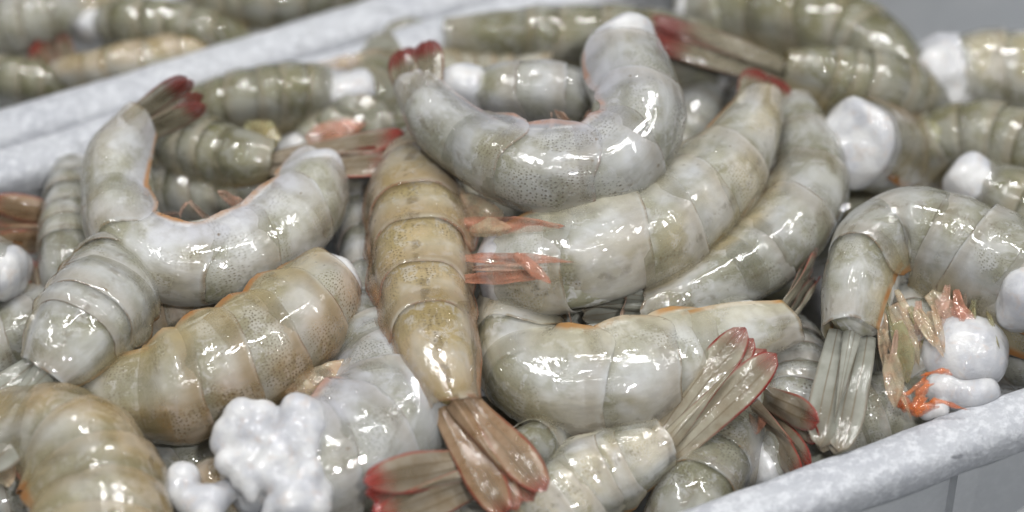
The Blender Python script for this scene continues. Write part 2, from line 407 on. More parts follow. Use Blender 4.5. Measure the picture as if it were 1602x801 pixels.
def front_wall(c, df, t, z0, z1, hole_s, hole_z, hole_r):
    """front wall with a round drain hole cut right through it"""
    n = 48
    ang = np.linspace(0, 2 * math.pi, n, endpoint=False)
    ring = np.stack([hole_s + hole_r * np.cos(ang), hole_z + hole_r * np.sin(ang)], -1)
    a, b = AL + 0.01, AR - 0.01
    outer = []
    for t_, (cs, sn) in zip(ang, zip(np.cos(ang), np.sin(ang))):
        k = min(((b - hole_s) / cs) if cs > 1e-9 else 1e9, ((a - hole_s) / cs) if cs < -1e-9 else 1e9,
                ((z1 - hole_z) / sn) if sn > 1e-9 else 1e9, ((z0 - hole_z) / sn) if sn < -1e-9 else 1e9)
        outer.append((hole_s + k * cs, hole_z + k * sn))
    outer = np.array(outer)
    # square up the corners
    for (X, Z) in ((a, z0), (a, z1), (b, z0), (b, z1)):
        i = np.argmin((np.arctan2(Z - hole_z, X - hole_s) - np.arctan2(outer[:, 1] - hole_z, outer[:, 0] - hole_s)) ** 2)
        outer[i] = (X, Z)
    V, F = [], []
    for d in (df + 0.002, df + 0.002 + t):
        for q in (ring, outer):
            V += [s * E1 + d * E2 + np.array([0, 0, z]) for s, z in q]
    for i in range(n):
        j = (i + 1) % n
        F += [(i, j, n + j, n + i), (2 * n + i, 3 * n + i, 3 * n + j, 2 * n + j), (i, 2 * n + i, 2 * n + j, j), (n + i, n + j, 3 * n + j, 3 * n + i)]
    o = mesh_obj('wall', V, F, PLASTIC_GREY, c)
    o.data.polygons.foreach_set('use_smooth', [False] * len(o.data.polygons))

ca, t_, z0_, z1_ = crate('white plastic crate with scuffed rounded rim heaped with shrimp in the foreground', d_front, d_back)
hp = P(1606, 806, -0.05); 
# the outer wall stands a little behind the rim: find where the photo rays meet it
def on_wall(px, py, dist):
    d = FWD * FPX + RGT * (px - W / 2) - UPV * (py - H / 2)
    k = (dist - CP @ E2) / (d @ E2)
    return CP + d * k
hp = on_wall(1606, 812, d_front + 0.002)
front_wall(ca, d_front, t_, z0_, z1_, float(hp @ E1), float(hp[2]), 0.0056)
rp = float(on_wall(1500, 760, d_front + 0.002) @ E1)
slab('wall_rib', rp - 0.003, rp + 0.003, d_front - 0.001, d_front + 0.0025, z0_, z1_, PLASTIC_GREY, ca)
slab('wall_rib', rp - 0.063, rp - 0.057, d_front - 0.001, d_front + 0.0025, z0_, z1_, PLASTIC_GREY, ca)
slab('wall_rib', rp - 0.123, rp - 0.117, d_front - 0.001, d_front + 0.0025, z0_, z1_, PLASTIC_GREY, ca)
cb, t_, z0_, z1_ = crate('white plastic crate of shrimp out of focus behind the foreground crate', d_back + RW + 0.0006, d_back + RW + 0.21)
slab('wall', AL + 0.01, AR - 0.01, d_back + RW + 0.0026, d_back + RW + 0.0026 + t_, z0_, z1_, PLASTIC_GREY, cb)

tv = [np.array([x, y, -DEPTH - 0.004]) for x, y in ((-0.9, -0.5), (0.9, -0.5), (0.9, 0.9), (-0.9, 0.9))]
tb = mesh_obj('table_top', tv, [(0, 1, 2, 3)], STEEL)
tb['kind'] = 'structure'; tb['label'] = 'grey table top under the crates'

# ------------------------------------------------------------------ shrimp
def blob_cut(n=1): return n

class Spine:
    def __init__(self, pts, roll, nref=None, ratio=0.9, hb=1.0):
        """pts: (px, py, z, radius px), head end first"""
        w = np.array([P(p[0], p[1], p[2]) for p in pts])
        r = np.array([p[3] * ((P(p[0], p[1], p[2]) - CP) @ FWD) / FPX for p in pts])
        ro = np.radians(np.full(len(pts), roll) if np.isscalar(roll) else np.array(roll, float))
        r = r / np.sqrt((hb * np.sin(ro)) ** 2 + (ratio * np.cos(ro)) ** 2)
        X = np.concatenate([w, r[:, None], ro[:, None]], 1)
        Xp = np.concatenate([[2 * X[0] - X[1]], X, [2 * X[-1] - X[-2]]])
        Xp[0, 3] = X[0, 3]; Xp[-1, 3] = X[-1, 3]
        out = []
        for i in range(1, len(Xp) - 2):
            t = np.linspace(0, 1, 40, endpoint=False)[:, None]
            a, b, c, d = Xp[i - 1], Xp[i], Xp[i + 1], Xp[i + 2]
            out.append(0.5 * (2 * b + (c - a) * t + (2 * a - 5 * b + 4 * c - d) * t ** 2 + (3 * b - a - 3 * c + d) * t ** 3))
        out = np.concatenate(out + [X[-1:]])
        c = out[:, :3]
        # gentle smoothing keeps the tube free of kinks
        for _ in range(6):
            c[1:-1] = 0.25 * c[:-2] + 0.5 * c[1:-1] + 0.25 * c[2:]
        L = np.concatenate([[0], np.cumsum(np.linalg.norm(np.diff(c, axis=0), axis=1))])
        self.len = L[-1]
        self.u = L / L[-1]
        self.c, self.r, self.ro = c, out[:, 3], out[:, 4]
        T = unit(np.gradient(c, axis=0))
        N = unit(CP - c) if nref is None else np.tile(np.asarray(nref, float), (len(c), 1))
        N = unit(N - (N * T).sum(-1, keepdims=True) * T)
        B = np.cross(T, N)
        self.T = T
        self.D = np.cos(self.ro)[:, None] * N + np.sin(self.ro)[:, None] * B
        self.S = np.cross(T, self.D)
        self.ratio = ratio; self.hb = hb
    def at(self, s):
        s = np.asarray(s, float); sc = np.clip(s, 0, 1)
        g = lambda A: np.stack([np.interp(sc, self.u, A[:, k]) for k in range(3)], -1)
        T = unit(g(self.T))
        c = g(self.c) + T * ((s - sc) * self.len)[..., None]
        return c, T, unit(g(self.D)), unit(g(self.S)), np.interp(sc, self.u, self.r)
    def surf(self, s, th, rs):
        c, T, D, S, r = self.at(s)
        sn = np.sign(np.sin(th)) * np.abs(np.sin(th)) ** 0.78
        return c + D * (r * rs * self.hb * np.sign(np.cos(th)) * np.abs(np.cos(th)) ** 0.92)[..., None] + S * (r * rs * self.ratio * sn)[..., None]

FR = [0.0, 0.15, 0.30, 0.45, 0.595, 0.725, 1.0]
TM = math.radians(132)

def blade(name, base, direc, side, normal, length, width, mat, parent, arch=0.09, curl=0.0, seed=0, wavy=0.02, prof='fan', sway=0.0, base_w=None):
    nv, nu = 22, 13
    t = np.linspace(0, 1, nv); c = np.linspace(-1, 1, nu)
    if prof == 'fan':
        b_ = 0.52 if base_w is None else base_w / width
        w = b_ + (1 - b_) * np.clip(t / 0.6, 0, 1) ** 0.8
        k = np.clip((t - 0.62) / 0.38, 0, 1); w = w * np.sqrt(np.maximum(1 - k ** 2.2, 0.0016))
    elif prof == 'telson':
        w = np.maximum(1 - t ** 1.1, 0.03)
    else:
        w = (0.55 + 0.45 * np.sin(math.pi * np.clip(t * 1.1, 0, 1))) * np.sqrt(np.maximum(1 - np.clip((t - 0.6) / 0.4, 0, 1) ** 2, 0.003))
    tt, cc = np.meshgrid(t, c, indexing='ij')
    ww = w[:, None] * width / 2
    if prof == 'leaf':
        ww = ww * (1 + 0.25 * bumpy(np.stack([tt * 5, np.sign(cc) * 2.0, tt * 0 + seed], -1), 1.6, 4, 3))
    hgt = arch * ww * (1 - cc ** 2) * 1.3 + curl * length * tt ** 2
    if prof == 'fan':
        hgt = hgt + 0.05 * ww * np.exp(-((np.abs(cc) - 0.27) / 0.10) ** 2) * (1 - tt ** 3)
    elif prof == 'telson':
        hgt = hgt + 0.22 * ww * (1 - np.abs(cc))
    pos = base + direc * (tt * length)[..., None] + side * (cc * ww + sway * length * tt ** 2)[..., None]
    hgt = hgt + wavy * length * bumpy(np.stack([tt * 3, cc * 1.2, tt * 0 + seed * 1.7], -1), 1.2, seed % 5, 2)
    pos = pos + normal * hgt[..., None]
    th = 0.010 * length * (0.4 + 0.6 * (1 - tt)) * (1 - 0.7 * cc ** 2)
    inner = pos - normal * th[..., None]
    v, f = solid_sheet(pos, inner)
    one = np.stack([tt * length, cc * ww, np.full_like(tt, seed * 0.013)], -1).reshape(-1, 3)
    at = {'t': np.tile(tt.ravel(), 2), 'c': np.tile(cc.ravel(), 2), 'sc': np.concatenate([one, one])}
    return mesh_obj(name, v, f, mat, parent, at)

COUNT = [0]
def shrimp(label, pts, roll=0.0, mat=None, tail=None, fan=None, spread=10, fan_roll=None, fan_w=0.30, flesh=None, ext=0.0, ext_flat=0.5, lump=0.07,
           lip=0.6, kink=0.03, hb=1.0, rev=False, tm=118, plate=0.05, flaps=(), legs=None, leg_side=(-1, 1), leg_len=0.7, ratio=0.78, nref=None, segs=6, first=0, group='raw headless shrimp in the crate', dent=0.013, fan_curl=0.0):
    COUNT[0] += 1
    seed = COUNT[0]
    sp = Spine(pts, roll, nref, ratio, hb)
    mid = sp.at(np.array([0.5]))[0][0].copy()
    root = thing('shrimp', label, 'shrimp', (mid[0], mid[1], mid[2] - float(sp.r.max())), group)
    fr = FR if segs == 6 else list(np.linspace(0, 1, segs + 1))
    nv, nu = 18, 41
    if segs == 6:
        jt = np.random.default_rng(seed).normal(size=7) * 0.012; jt[0] = jt[-1] = 0
        fr = list(np.array(fr) + jt)
    for k in range(first, segs):
        s0, s1 = fr[k], fr[k + 1]
        L = s1 - s0
        last = (k == segs - 1 and segs == 6)
        tmr = math.radians(tm)
        th = np.concatenate([[-1.0, -0.995], np.linspace(-0.985, 0.985, nu - 4), [0.995, 1.0]]) * tmr
        if last: th = th * 0.93
        v = np.concatenate([np.linspace(-0.16, 0.97, nv - 3), [0.995, 1.005, 0.998]])
        vv, tt = np.meshgrid(v, th, indexing='ij')
        at_ = np.abs(tt) / tmr
        # side plates reach further back, with a rounded corner at the hem
        rear = 0.0 if last else 0.34 * L
        off = rear * np.clip((at_ - 0.15) / 0.62, 0, 1) ** 1.5 - (0.30 * L) * np.clip((at_ - 0.80) / 0.20, 0, 1) ** 2
        if last: off = -0.10 * L * np.clip((at_ - 0.35) / 0.65, 0, 1) ** 1.5 + 0.035 * L * np.exp(-(tt / 0.35) ** 2)
        off = off + 0.035 * L * bumpy(np.stack([tt * 1.6, tt * 0 + k * 3.1, tt * 0 + seed * 1.3], -1), 1.5, 5, 3)
        ss = s0 + vv * L + off * np.clip(vv, 0, 1)
        if k == 0: ss = ss + 0.30 * L * (0.4 + bumpy(np.stack([tt * 1.1, tt * 0 + 9.1, tt * 0 + seed * 0.9], -1), 1.7, 6, 3)) * np.clip((0.35 - vv) / 0.5, 0, 1)
        if rev and not last: ss = s1 - vv * L - off * np.clip(vv, 0, 1)
        grow = np.interp(v, [-0.16, 0.0, 0.5, 0.9, 0.97, 0.995, 1.005, 1.02], [0.935, 0.958, 0.995, 1.008, 1.014, 1.006, 0.985, 0.95])
        grow[-1] = 0.965
        grow = 1 + (grow - 1) * lip
        g = grow[:, None] + np.zeros_like(tt) + 0.014 * math.sin(seed * 2.3 + k * 4.1)
        # transverse groove and soft ridge on each plate
        if not last:
            g = g - 0.012 * np.exp(-((vv - 0.40 - 0.10 * at_) / 0.05) ** 2) + 0.012 * np.exp(-((vv - 0.55) / 0.12) ** 2)
        else:
            g = g + 0.03 * np.exp(-(tt / 0.16) ** 2) * np.clip(vv * 1.5, 0, 1)
        g = g + 0.030 * np.sin(math.pi * np.clip(vv, 0, 1)) - 0.018 * np.exp(-((np.abs(tt) - 1.2) / 0.10) ** 2) * np.clip(vv * 3, 0, 1)
        if k >= 3: g = g + 0.022 * np.exp(-(tt / 0.13) ** 2)
        flare = 1 + plate * np.clip((at_ - 0.70) / 0.30, 0, 1) ** 1.5 - 0.03 * (at_ > 0.999)
        sc = np.stack([ss * sp.len, tt * float(sp.r.mean()), np.full_like(tt, seed * 0.137)], -1)
        g = g + dent * bumpy(sc, 150, seed % 9, 3) * np.clip(1.0 - np.clip(vv - 0.9, 0, 1) * 6, 0.2, 1)
        flare = flare * (1 + (0.0 if last else 0.07) * np.clip((at_ - 0.55) / 0.45, 0, 1) * (np.sin(math.pi * np.clip(vv, 0, 1)) - 0.4))
        outer = sp.surf(ss, tt, g * flare)
        sh = np.random.default_rng(seed * 31 + k).normal(size=2) * kink
        c_, T_, D_, S_, r_ = sp.at(np.array([(s0 + s1) / 2]))
        outer = outer + (D_[0] * sh[0] + S_[0] * sh[1]) * r_[0]
        ve = outer.reshape(-1, 3); fa = grid_faces(nv, nu)
        if rev and not last: fa = [q[::-1] for q in fa]
        hem = at_.ravel() / (0.93 if last else 1)
        dors = np.exp(-(tt / 0.75) ** 2)
        mesh_obj('shell_segment', ve, fa, mat, root,
                 {'sc': sc.reshape(-1, 3), 'hem': hem, 'v': np.clip(vv, 0, 1).ravel(), 'dors': dors.ravel()})
    # muscle inside, and the raw cut end where the head was
    e = ext * float(sp.r[0]) / sp.len
    capn = 14
    kk = np.linspace(0, 1, capn)
    cap = float(sp.r[0]) * ext_flat / sp.len
    s_front = -e - cap + cap * (1 - np.cos(kk * math.pi / 2)) if True else None
    s_cap = -e - cap * np.cos(kk * math.pi / 2)
    r_cap = np.sin(kk * math.pi / 2) ** (0.75)
    s_body = np.linspace(-e, 0.97, 46)[1:]
    s_all = np.concatenate([s_cap, s_body]); r_all = np.concatenate([np.maximum(r_cap, 0.02), np.ones(len(s_body))])
    r_all[-3:] *= np.array([0.9, 0.7, 0.3])
    th = np.linspace(-math.pi, math.pi, 36, endpoint=False)
    S2, T2 = np.meshgrid(s_all, th, indexing='ij')
    R2 = (0.905 * r_all)[:, None] + np.zeros_like(T2)
    pos = sp.surf(S2, T2, R2)
    outside = np.clip((0.04 - S2) / 0.04, 0, 1)
    amp = 1.3 * lump * outside + 0.035
    R2 = R2 * (1 + amp * bumpy(pos, 170, seed % 6 + 20, 3))
    pos = sp.surf(S2, T2, R2)
    c_, T_, D_, S_, r_ = sp.at(S2)
    pos = pos - T_ * (outside * lump * 1.2 * r_ * bumpy(pos, 210, seed % 5 + 40, 3))[..., None]
    f = grid_faces(len(s_all), 36, 0, False, True)
    f.append(tuple(range(36))[::-1]); f.append(tuple(range((len(s_all) - 1) * 36, len(s_all) * 36)))
    cutv = np.clip((0.10 + 0.05 * bumpy(pos, 190, 31, 3) - S2) / 0.10, 0, 1).ravel()
    mesh_obj('flesh', pos.reshape(-1, 3), f, flesh or FLESH, root, {'cut': cutv})
    # tail fan
    if tail is not None:
        J, Tj, Dj, Sj, rj = [a[0] for a in sp.at(np.array([0.985]))]
        tip = P(*tail)
        d = tip - J; Lf = np.linalg.norm(d); d = d / Lf
        if fan_roll is not None:
            N = unit(CP - J); N = unit(N - (N @ d) * d); B = np.cross(d, N)
            fr_ = math.radians(fan_roll)
            nrm = math.cos(fr_) * N + math.sin(fr_) * B
        else:
            nrm = unit(Dj - (Dj @ d) * d)
        sd = np.cross(d, nrm)
        fm = fan
        tf = bpy.data.objects.new('tail_fan', None); COL.objects.link(tf); tf.parent = root; tf.empty_display_size = 0.01
        ORG[tf.name] = {'org': np.array(root.location)}
        def dirr(a): 
            a = math.radians(a); return d * math.cos(a) + sd * math.sin(a), sd * math.cos(a) - d * math.sin(a)
        for sgn in (-1, 1):
            da, sa = dirr(sgn * spread)
            blade('uropod', J + sd * sgn * rj * 0.44 * sp.ratio - nrm * rj * 0.22 - d * rj * 0.25, da, sa, unit(nrm + sgn * 0.25 * sd), Lf * 1.0, Lf * fan_w, fm, tf, base_w=rj * 0.95 * sp.ratio, seed=seed * 5 + sgn + 1, curl=fan_curl)
            da, sa = dirr(sgn * spread * 0.42)
            blade('uropod', J + sd * sgn * rj * 0.20 - nrm * rj * 0.42, da, sa, unit(nrm + sgn * 0.15 * sd), Lf * 0.94, Lf * fan_w * 0.86, fm, tf, seed=seed * 5 + sgn + 3, curl=fan_curl)
        blade('telson', J + nrm * rj * 0.12, d, sd, nrm, Lf * 0.78, Lf * fan_w * 0.50, fm, tf, arch=0.25, seed=seed * 5 + 2, prof='telson', curl=fan_curl)
    # swimmerets under the belly
    if legs is not None:
        for k in range(5):
            for sgn in leg_side:
                s = np.array([fr[k] + 0.55 * (fr[k + 1] - fr[k])])
                c, T, D, S, r = [a[0] for a in sp.at(s)]
                base = c - D * r * 0.72 + S * sgn * r * 0.42 * sp.ratio
                jx = bumpy(np.array([k * 1.3, sgn * 2.0, seed * 0.7]), 1.5, 3, 2)
                dr = unit(-D * 0.9 + T * (0.55 + 0.5 * jx) + S * sgn * 0.35)
                nr = unit(np.cross(dr, S)); sd2 = np.cross(dr, nr)
                blade('swimmeret', base, dr, sd2, nr, r * leg_len * (1.1 + 0.2 * jx), r * 0.30, legs, root, seed=seed * 11 + k * 2 + sgn, prof='leaf', wavy=0.09, curl=0.2)
    for (x0, y0, z0, x1, y1, z1, wd, fmat) in flaps:
        b0, b1_ = P(x0, y0, z0), P(x1, y1, z1)
        dd = b1_ - b0; Lb = np.linalg.norm(dd); dd = dd / Lb
        nn = unit(CP - b0) + np.array([0, 0, 0.3]); nn = unit(nn - (nn @ dd) * dd)
        blade('swimmeret', b0, dd, np.cross(dd, nn), nn, Lb, wd * 0.16e-3, fmat, root, arch=0.07, seed=int(x0 + y0) % 97, prof='leaf', wavy=0.045, sway=0.06)
    return root

# ---- the top of the heap
shrimp('blue-grey shrimp curled like a U on top of the heap, white cut end up right', 
       [(972, 100, .026, 66), (992, 160, .026, 72), (985, 212, .025, 74), (940, 252, .024, 74), (875, 262, .024, 70), (808, 255, .023, 64), (745, 230, .022, 57), (690, 190, .022, 48), (652, 138, .022, 36)],
       [-50, -50, -45, -38, -30, -25, -20, -15, -15], COOL, rev=True, tm=104, plate=0.10, legs=LEG_PINK, leg_len=0.6, tail=(640, 56, .027), fan=FAN_DARK, spread=6, fan_roll=-15, fan_w=0.46, ext=0.35, ext_flat=0.45, lump=0.10)
shrimp('milky white shrimp curled like a C beside the crate rim, tail raised to the rim',
       [(487, 283, .006, 56), (468, 325, .008, 66), (415, 368, .009, 68), (350, 400, .010, 68), (280, 408, .010, 66), (215, 378, .010, 62), (189, 320, .010, 58), (190, 255, .011, 54), (218, 195, .012, 36)],
       -45, WHITE, rev=True, kink=0.012, tm=110, legs=LEG_PINK, leg_len=0.6, tail=(318, 140, .020), fan=FAN_DARK, spread=7, fan_roll=20, fan_w=0.30, ext=0.1, ext_flat=0.5)
shrimp('amber brown shrimp lying straight with its back up and red tipped tail towards the viewer',
       [(662, 240, .002, 56), (652, 300, .006, 74), (656, 375, .009, 79), (664, 450, .010, 75), (674, 520, .010, 69), (690, 580, .010, 58), (714, 640, .010, 37)],
       [12, 10, 5, 0, -5, -8, -8], BROWN, tm=100, plate=0.10, flesh=FLESH_BROWN,
       flaps=[(700, 352, 0.014, 884, 341, 0.026, 26, LEG_RED), (715, 405, 0.014, 905, 399, 0.026, 20, LEG_RED), (720, 438, 0.014, 858, 424, 0.026, 22, LEG_RED), (806, 398, 0.027, 866, 440, 0.027, 20, LEG_RED), (740, 420, 0.018, 850, 412, 0.026, 12, LEG_PINK), (735, 360, 0.016, 800, 352, 0.022, 30, LEG_TAN), (690, 330, 0.010, 790, 330, 0.016, 60, LEG_TAN)], tail=(828, 792, .006), fan=FAN_BROWN, spread=5, fan_roll=-10, fan_w=0.28, legs=LEG_RED, leg_side=(-1,), leg_len=1.2, ratio=1.0, dent=0.022, hb=0.85, lip=0.7)
shrimp('pale speckled shrimp under the U-shaped one, tail fan up by the big white cut end',
       [(792, 420, .008, 66), (862, 412, .010, 78), (940, 396, .012, 80), (1018, 365, .012, 78), (1090, 312, .012, 72), (1142, 252, .012, 62), (1178, 190, .012, 44), (1188, 160, .012, 36)],
       28, PALE, lip=0.45, tm=108, plate=0.08, tail=(1212, 103, .014), fan=FAN_DARK, spread=5, fan_roll=5, fan_w=0.55, ext=0.1)
shrimp('grey scaly shrimp tucked below the pale speckled one, tail pointing left',
       [(1235, 190, .000, 46), (1262, 245, .003, 54), (1258, 305, .004, 60), (1222, 365, .004, 62), (1160, 415, .004, 58), (1085, 455, .004, 46), (1000, 482, .005, 24)],
       -22, GREY, rev=True, tm=102, plate=0.12, tail=(902, 478, .004), fan=FAN_GREY, spread=6, fan_w=0.32)
shrimp('large milky shrimp in the middle bottom, bent like a J along the brown one',
       [(822, 468, -.004, 66), (812, 525, -.003, 72), (840, 578, -.002, 80), (905, 592, -.001, 86), (985, 580, .000, 86), (1068, 550, .000, 74), (1150, 522, .000, 56), (1238, 500, .000, 38)],
       50, PALE, lip=0.4, legs=LEG_PINK, leg_len=0.5, tail=(1292, 410, .000), fan=FAN_PALE, spread=8, fan_w=0.32, ext=0.0, ext_flat=0.6)
shrimp('grey shrimp at right bent over its own belly, closed tail pointing down',
       [(1655, 490, .004, 90), (1578, 442, .006, 92), (1505, 402, .007, 90), (1432, 374, .008, 80), (1378, 384, .008, 66), (1348, 440, .008, 58), (1332, 530, .007, 46)],
       38, GREY, tm=108, plate=0.08, flaps=[(1453, 458, 0.007, 1499, 504, 0.004, 30, LEG_TAN), (1431, 486, 0.011, 1467, 541, 0.008, 16, LEG_TAN), (1403, 455, 0.007, 1449, 555, 0.001, 16, LEG_TAN), (1531, 450, 0.008, 1571, 544, 0.006, 9, LEG_OLIVE), (1422, 480, 0.007, 1469, 573, 0.000, 16, LEG_OLIVE), (1398, 476, 0.011, 1443, 574, 0.000, 30, LEG_TAN), (1527, 450, 0.006, 1518, 524, 0.000, 7, LEG_RED), (1459, 486, 0.009, 1472, 566, 0.001, 30, LEG_TAN), (1404, 516, 0.013, 1393, 592, 0.005, 9, LEG_PINK), (1500, 468, 0.006, 1546, 535, 0.007, 9, LEG_RED), (1460, 476, 0.012, 1482, 552, 0.006, 12, LEG_TAN), (1521, 469, 0.009, 1535, 568, 0.005, 7, LEG_OLIVE), (1510, 456, 0.009, 1510, 525, 0.003, 7, LEG_PINK), (1482, 445, 0.011, 1468, 533, 0.006, 16, LEG_PINK), (1495, 452, 0.011, 1510, 510, 0.008, 16, LEG_RED), (1438, 482, 0.009, 1470, 537, 0.007, 12, LEG_TAN), (1383, 557, 0.007, 1434, 656, 0.005, 7, LEG_TAN), (1385, 472, 0.009, 1413, 571, 0.003, 9, LEG_OLIVE), (1470, 446, 0.007, 1494, 530, 0.001, 16, LEG_TAN), (1494, 478, 0.009, 1541, 532, 0.006, 30, LEG_RED), (1459, 444, 0.006, 1481, 499, 0.005, 7, LEG_TAN), (1507, 451, 0.006, 1504, 521, 0.004, 16, LEG_TAN), (1404, 503, 0.013, 1426, 599, 0.000, 30, LEG_OLIVE), (1467, 466, 0.010, 1516, 514, 0.005, 30, LEG_PINK), (1385, 474, 0.007, 1377, 546, 0.000, 7, LEG_RED), (1379, 476, 0.009, 1390, 574, 0.005, 16, LEG_TAN), (1381, 515, 0.010, 1413, 583, 0.001, 9, LEG_TAN), (1478, 449, 0.006, 1488, 519, 0.004, 7, LEG_TAN), (1431, 479, 0.006, 1483, 556, 0.008, 16, LEG_TAN), (1393, 488, 0.008, 1432, 543, 0.002, 7, LEG_TAN), (1395, 553, 0.013, 1406, 638, 0.004, 30, LEG_TAN), (1437, 471, 0.008, 1440, 545, 0.002, 16, LEG_PINK), (1535, 441, 0.007, 1576, 489, 0.002, 12, LEG_RED), (1523, 471, 0.011, 1517, 519, 0.001, 12, LEG_OLIVE)], tail=(1296, 708, .002), fan=FAN_GREY, spread=-1.0, fan_roll=0, fan_w=0.26, legs=LEG_TAN, leg_len=1.0)
shrimp('shrimp seen end on with a big round white cut face beside the scaly grey one',
       [(1338, 222, .010, 73), (1368, 232, -.002, 74), (1405, 240, -.016, 72), (1440, 250, -.032, 64)],
       0, TAN, ext=0.0, ext_flat=0.30, lump=0.09, nref=(0, 0, 1), ratio=1.0, segs=3)
shrimp('grey shrimp with its back up at the left, tail running out of the left edge',
       [(216, 400, .002, 60), (186, 436, .008, 74), (152, 480, .011, 80), (118, 524, .011, 76), (92, 558, .011, 62), (66, 590, .010, 44)],
       14, GREY, tm=98, plate=0.07, ratio=1.0, hb=0.8, lip=0.3, tail=(-70, 715, .008), fan=FAN_GREY, spread=5, fan_w=0.42)
shrimp('tan freckled shrimp slanting below the C-shaped one, pale front end at upper right',
       [(508, 440, .006, 58), (478, 480, .006, 76), (420, 530, .005, 86), (350, 572, .004, 90), (280, 604, .002, 86), (205, 616, .000, 70), (130, 610, -.004, 50)],
       -42, TAN, rev=True, ext=0.05, ext_flat=0.5, tail=(40, 600, -.008), fan=FAN_GREY, spread=6)
shrimp('yellow-backed shrimp in the bottom left corner bending out of the picture',
       [(150, 930, .0, 108), (150, 820, .0, 112), (128, 732, .0, 104), (75, 692, -.001, 88), (5, 690, -.003, 74), (-70, 720, -.006, 60)],
       52, YELLOW,
       flaps=[(60, 705, 0.004, 110, 795, 0.002, 44, LEG_TAN), (20, 690, 0.002, 70, 770, 0, 44, LEG_RED), (0, 690, 0.002, 20, 760, 0, 50, LEG_TAN)], legs=LEG_TAN, leg_len=0.8)
shrimp('grey shrimp behind the torn white lump of flesh at bottom left centre',
       [(440, 735, -.002, 86), (520, 712, -.002, 104), (588, 668, -.003, 108), (600, 600, -.005, 98), (565, 545, -.008, 80), (520, 510, -.012, 60)],
       45, COOL,
       flaps=[(560, 575, 0.004, 448, 622, 0.002, 54, LEG_TAN), (590, 545, 0, 520, 585, 0, 50, LEG_OLIVE)], ext=0.2, ext_flat=0.7, lump=0.14)
shrimp('pale speckled shrimp at bottom centre whose red edged tail fan stands over the milky one',
       [(800, 850, -.014, 58), (862, 800, -.012, 66), (920, 755, -.010, 66), (985, 722, -.008, 56), (1050, 690, -.004, 36)],
       -6, PALE, tm=98, plate=0.10, tail=(1196, 524, .012), fan=FAN_OUTLINE, spread=4, fan_roll=-15, fan_w=0.27, ratio=1.0, hb=0.85)
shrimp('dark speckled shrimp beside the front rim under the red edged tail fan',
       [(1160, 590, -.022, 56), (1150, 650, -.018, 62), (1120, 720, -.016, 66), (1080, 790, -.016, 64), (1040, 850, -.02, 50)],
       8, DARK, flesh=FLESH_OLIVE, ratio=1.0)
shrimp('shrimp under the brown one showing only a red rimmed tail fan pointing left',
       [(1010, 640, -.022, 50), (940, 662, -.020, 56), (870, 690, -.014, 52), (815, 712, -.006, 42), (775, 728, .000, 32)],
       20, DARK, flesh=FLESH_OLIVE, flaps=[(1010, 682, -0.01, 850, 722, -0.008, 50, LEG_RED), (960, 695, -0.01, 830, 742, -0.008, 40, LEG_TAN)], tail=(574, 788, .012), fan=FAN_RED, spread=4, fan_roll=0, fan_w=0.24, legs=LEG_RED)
shrimp('shrimp by the front rim showing a crumpled dark red tail fan',
       [(1120, 560, -.02, 40), (1160, 600, -.012, 40), (1186, 636, -.008, 32)],
       0, GREY, flaps=[(1205, 590, -0.01, 1190, 680, -0.008, 40, LEG_RED), (1235, 570, -0.01, 1205, 650, -0.008, 40, LEG_TAN)], tail=(1266, 712, .000), fan=FAN_RED, spread=12, fan_roll=35, fan_w=0.30, segs=3)
shrimp('olive shrimp behind the C-shaped one with a long red tail tip pointing right',
       [(235, 205, -.004, 46), (285, 225, -.001, 52), (335, 240, .001, 52), (385, 248, .003, 44), (432, 250, .004, 30)],
       -35, OLIVE, flesh=FLESH_OLIVE, flaps=[(480, 222, 0.004, 572, 188, 0.006, 40, LEG_RED), (430, 230, 0.004, 380, 195, 0.004, 50, LEG_OLIVE)], tail=(634, 226, .013), fan=FAN_RED, spread=5, fan_roll=-50, fan_w=0.26, ratio=1.0)
shrimp('olive shrimp against the back rim with a clean white cut end facing right',
       [(515, 150, -.002, 46), (460, 152, -.002, 52), (400, 162, -.003, 52), (340, 172, -.006, 48), (290, 190, -.01, 40)],
       35, OLIVE, flesh=FLESH_OLIVE, ext=0.5, ext_flat=0.95, lump=0.15)
shrimp('long pale green shrimp lying along the back of the heap, tail pointing left',
       [(1130, 110, -.006, 56), (1050, 85, -.003, 62), (960, 72, -.002, 60), (870, 68, -.002, 56), (785, 66, -.002, 46), (695, 62, -.002, 30)],
       35, OLIVE, flesh=FLESH_OLIVE, flaps=[(630, 78, 0, 488, 112, 0.002, 26, LEG_TAN)], tail=(576, 44, -.002), fan=FAN_GREY, spread=4, fan_w=0.3)
shrimp('small pale shrimp end lying inside the bend of the U-shaped one',
       [(752, 142, .014, 36), (805, 144, .015, 47), (862, 148, .014, 50), (920, 162, .010, 46)],
       -25, COOL, ext=0.6, ext_flat=1.0, lump=0.14, segs=3, flesh=FLESH)
shrimp('dark olive shrimp at top right with a striped tail pointing to the upper left',
       [(1440, 165, -.008, 50), (1390, 150, -.002, 60), (1335, 138, .001, 60), (1280, 122, .004, 50), (1222, 108, .007, 32)],
       42, OLIVE, flesh=FLESH_OLIVE, tail=(1004, 36, .014), fan=FAN_DARK, spread=2.5, fan_roll=35, fan_w=0.16)
shrimp('big olive shrimp arching at the top right edge of the heap',
       [(1085, 25, -.01, 50), (1160, 30, -.006, 60), (1250, 45, -.004, 70), (1330, 70, -.004, 72), (1385, 120, -.005, 62), (1405, 170, -.007, 46)],
       -45, OLIVE, flesh=FLESH_OLIVE, tail=(1290, 140, .0), fan=FAN_DARK, spread=10)
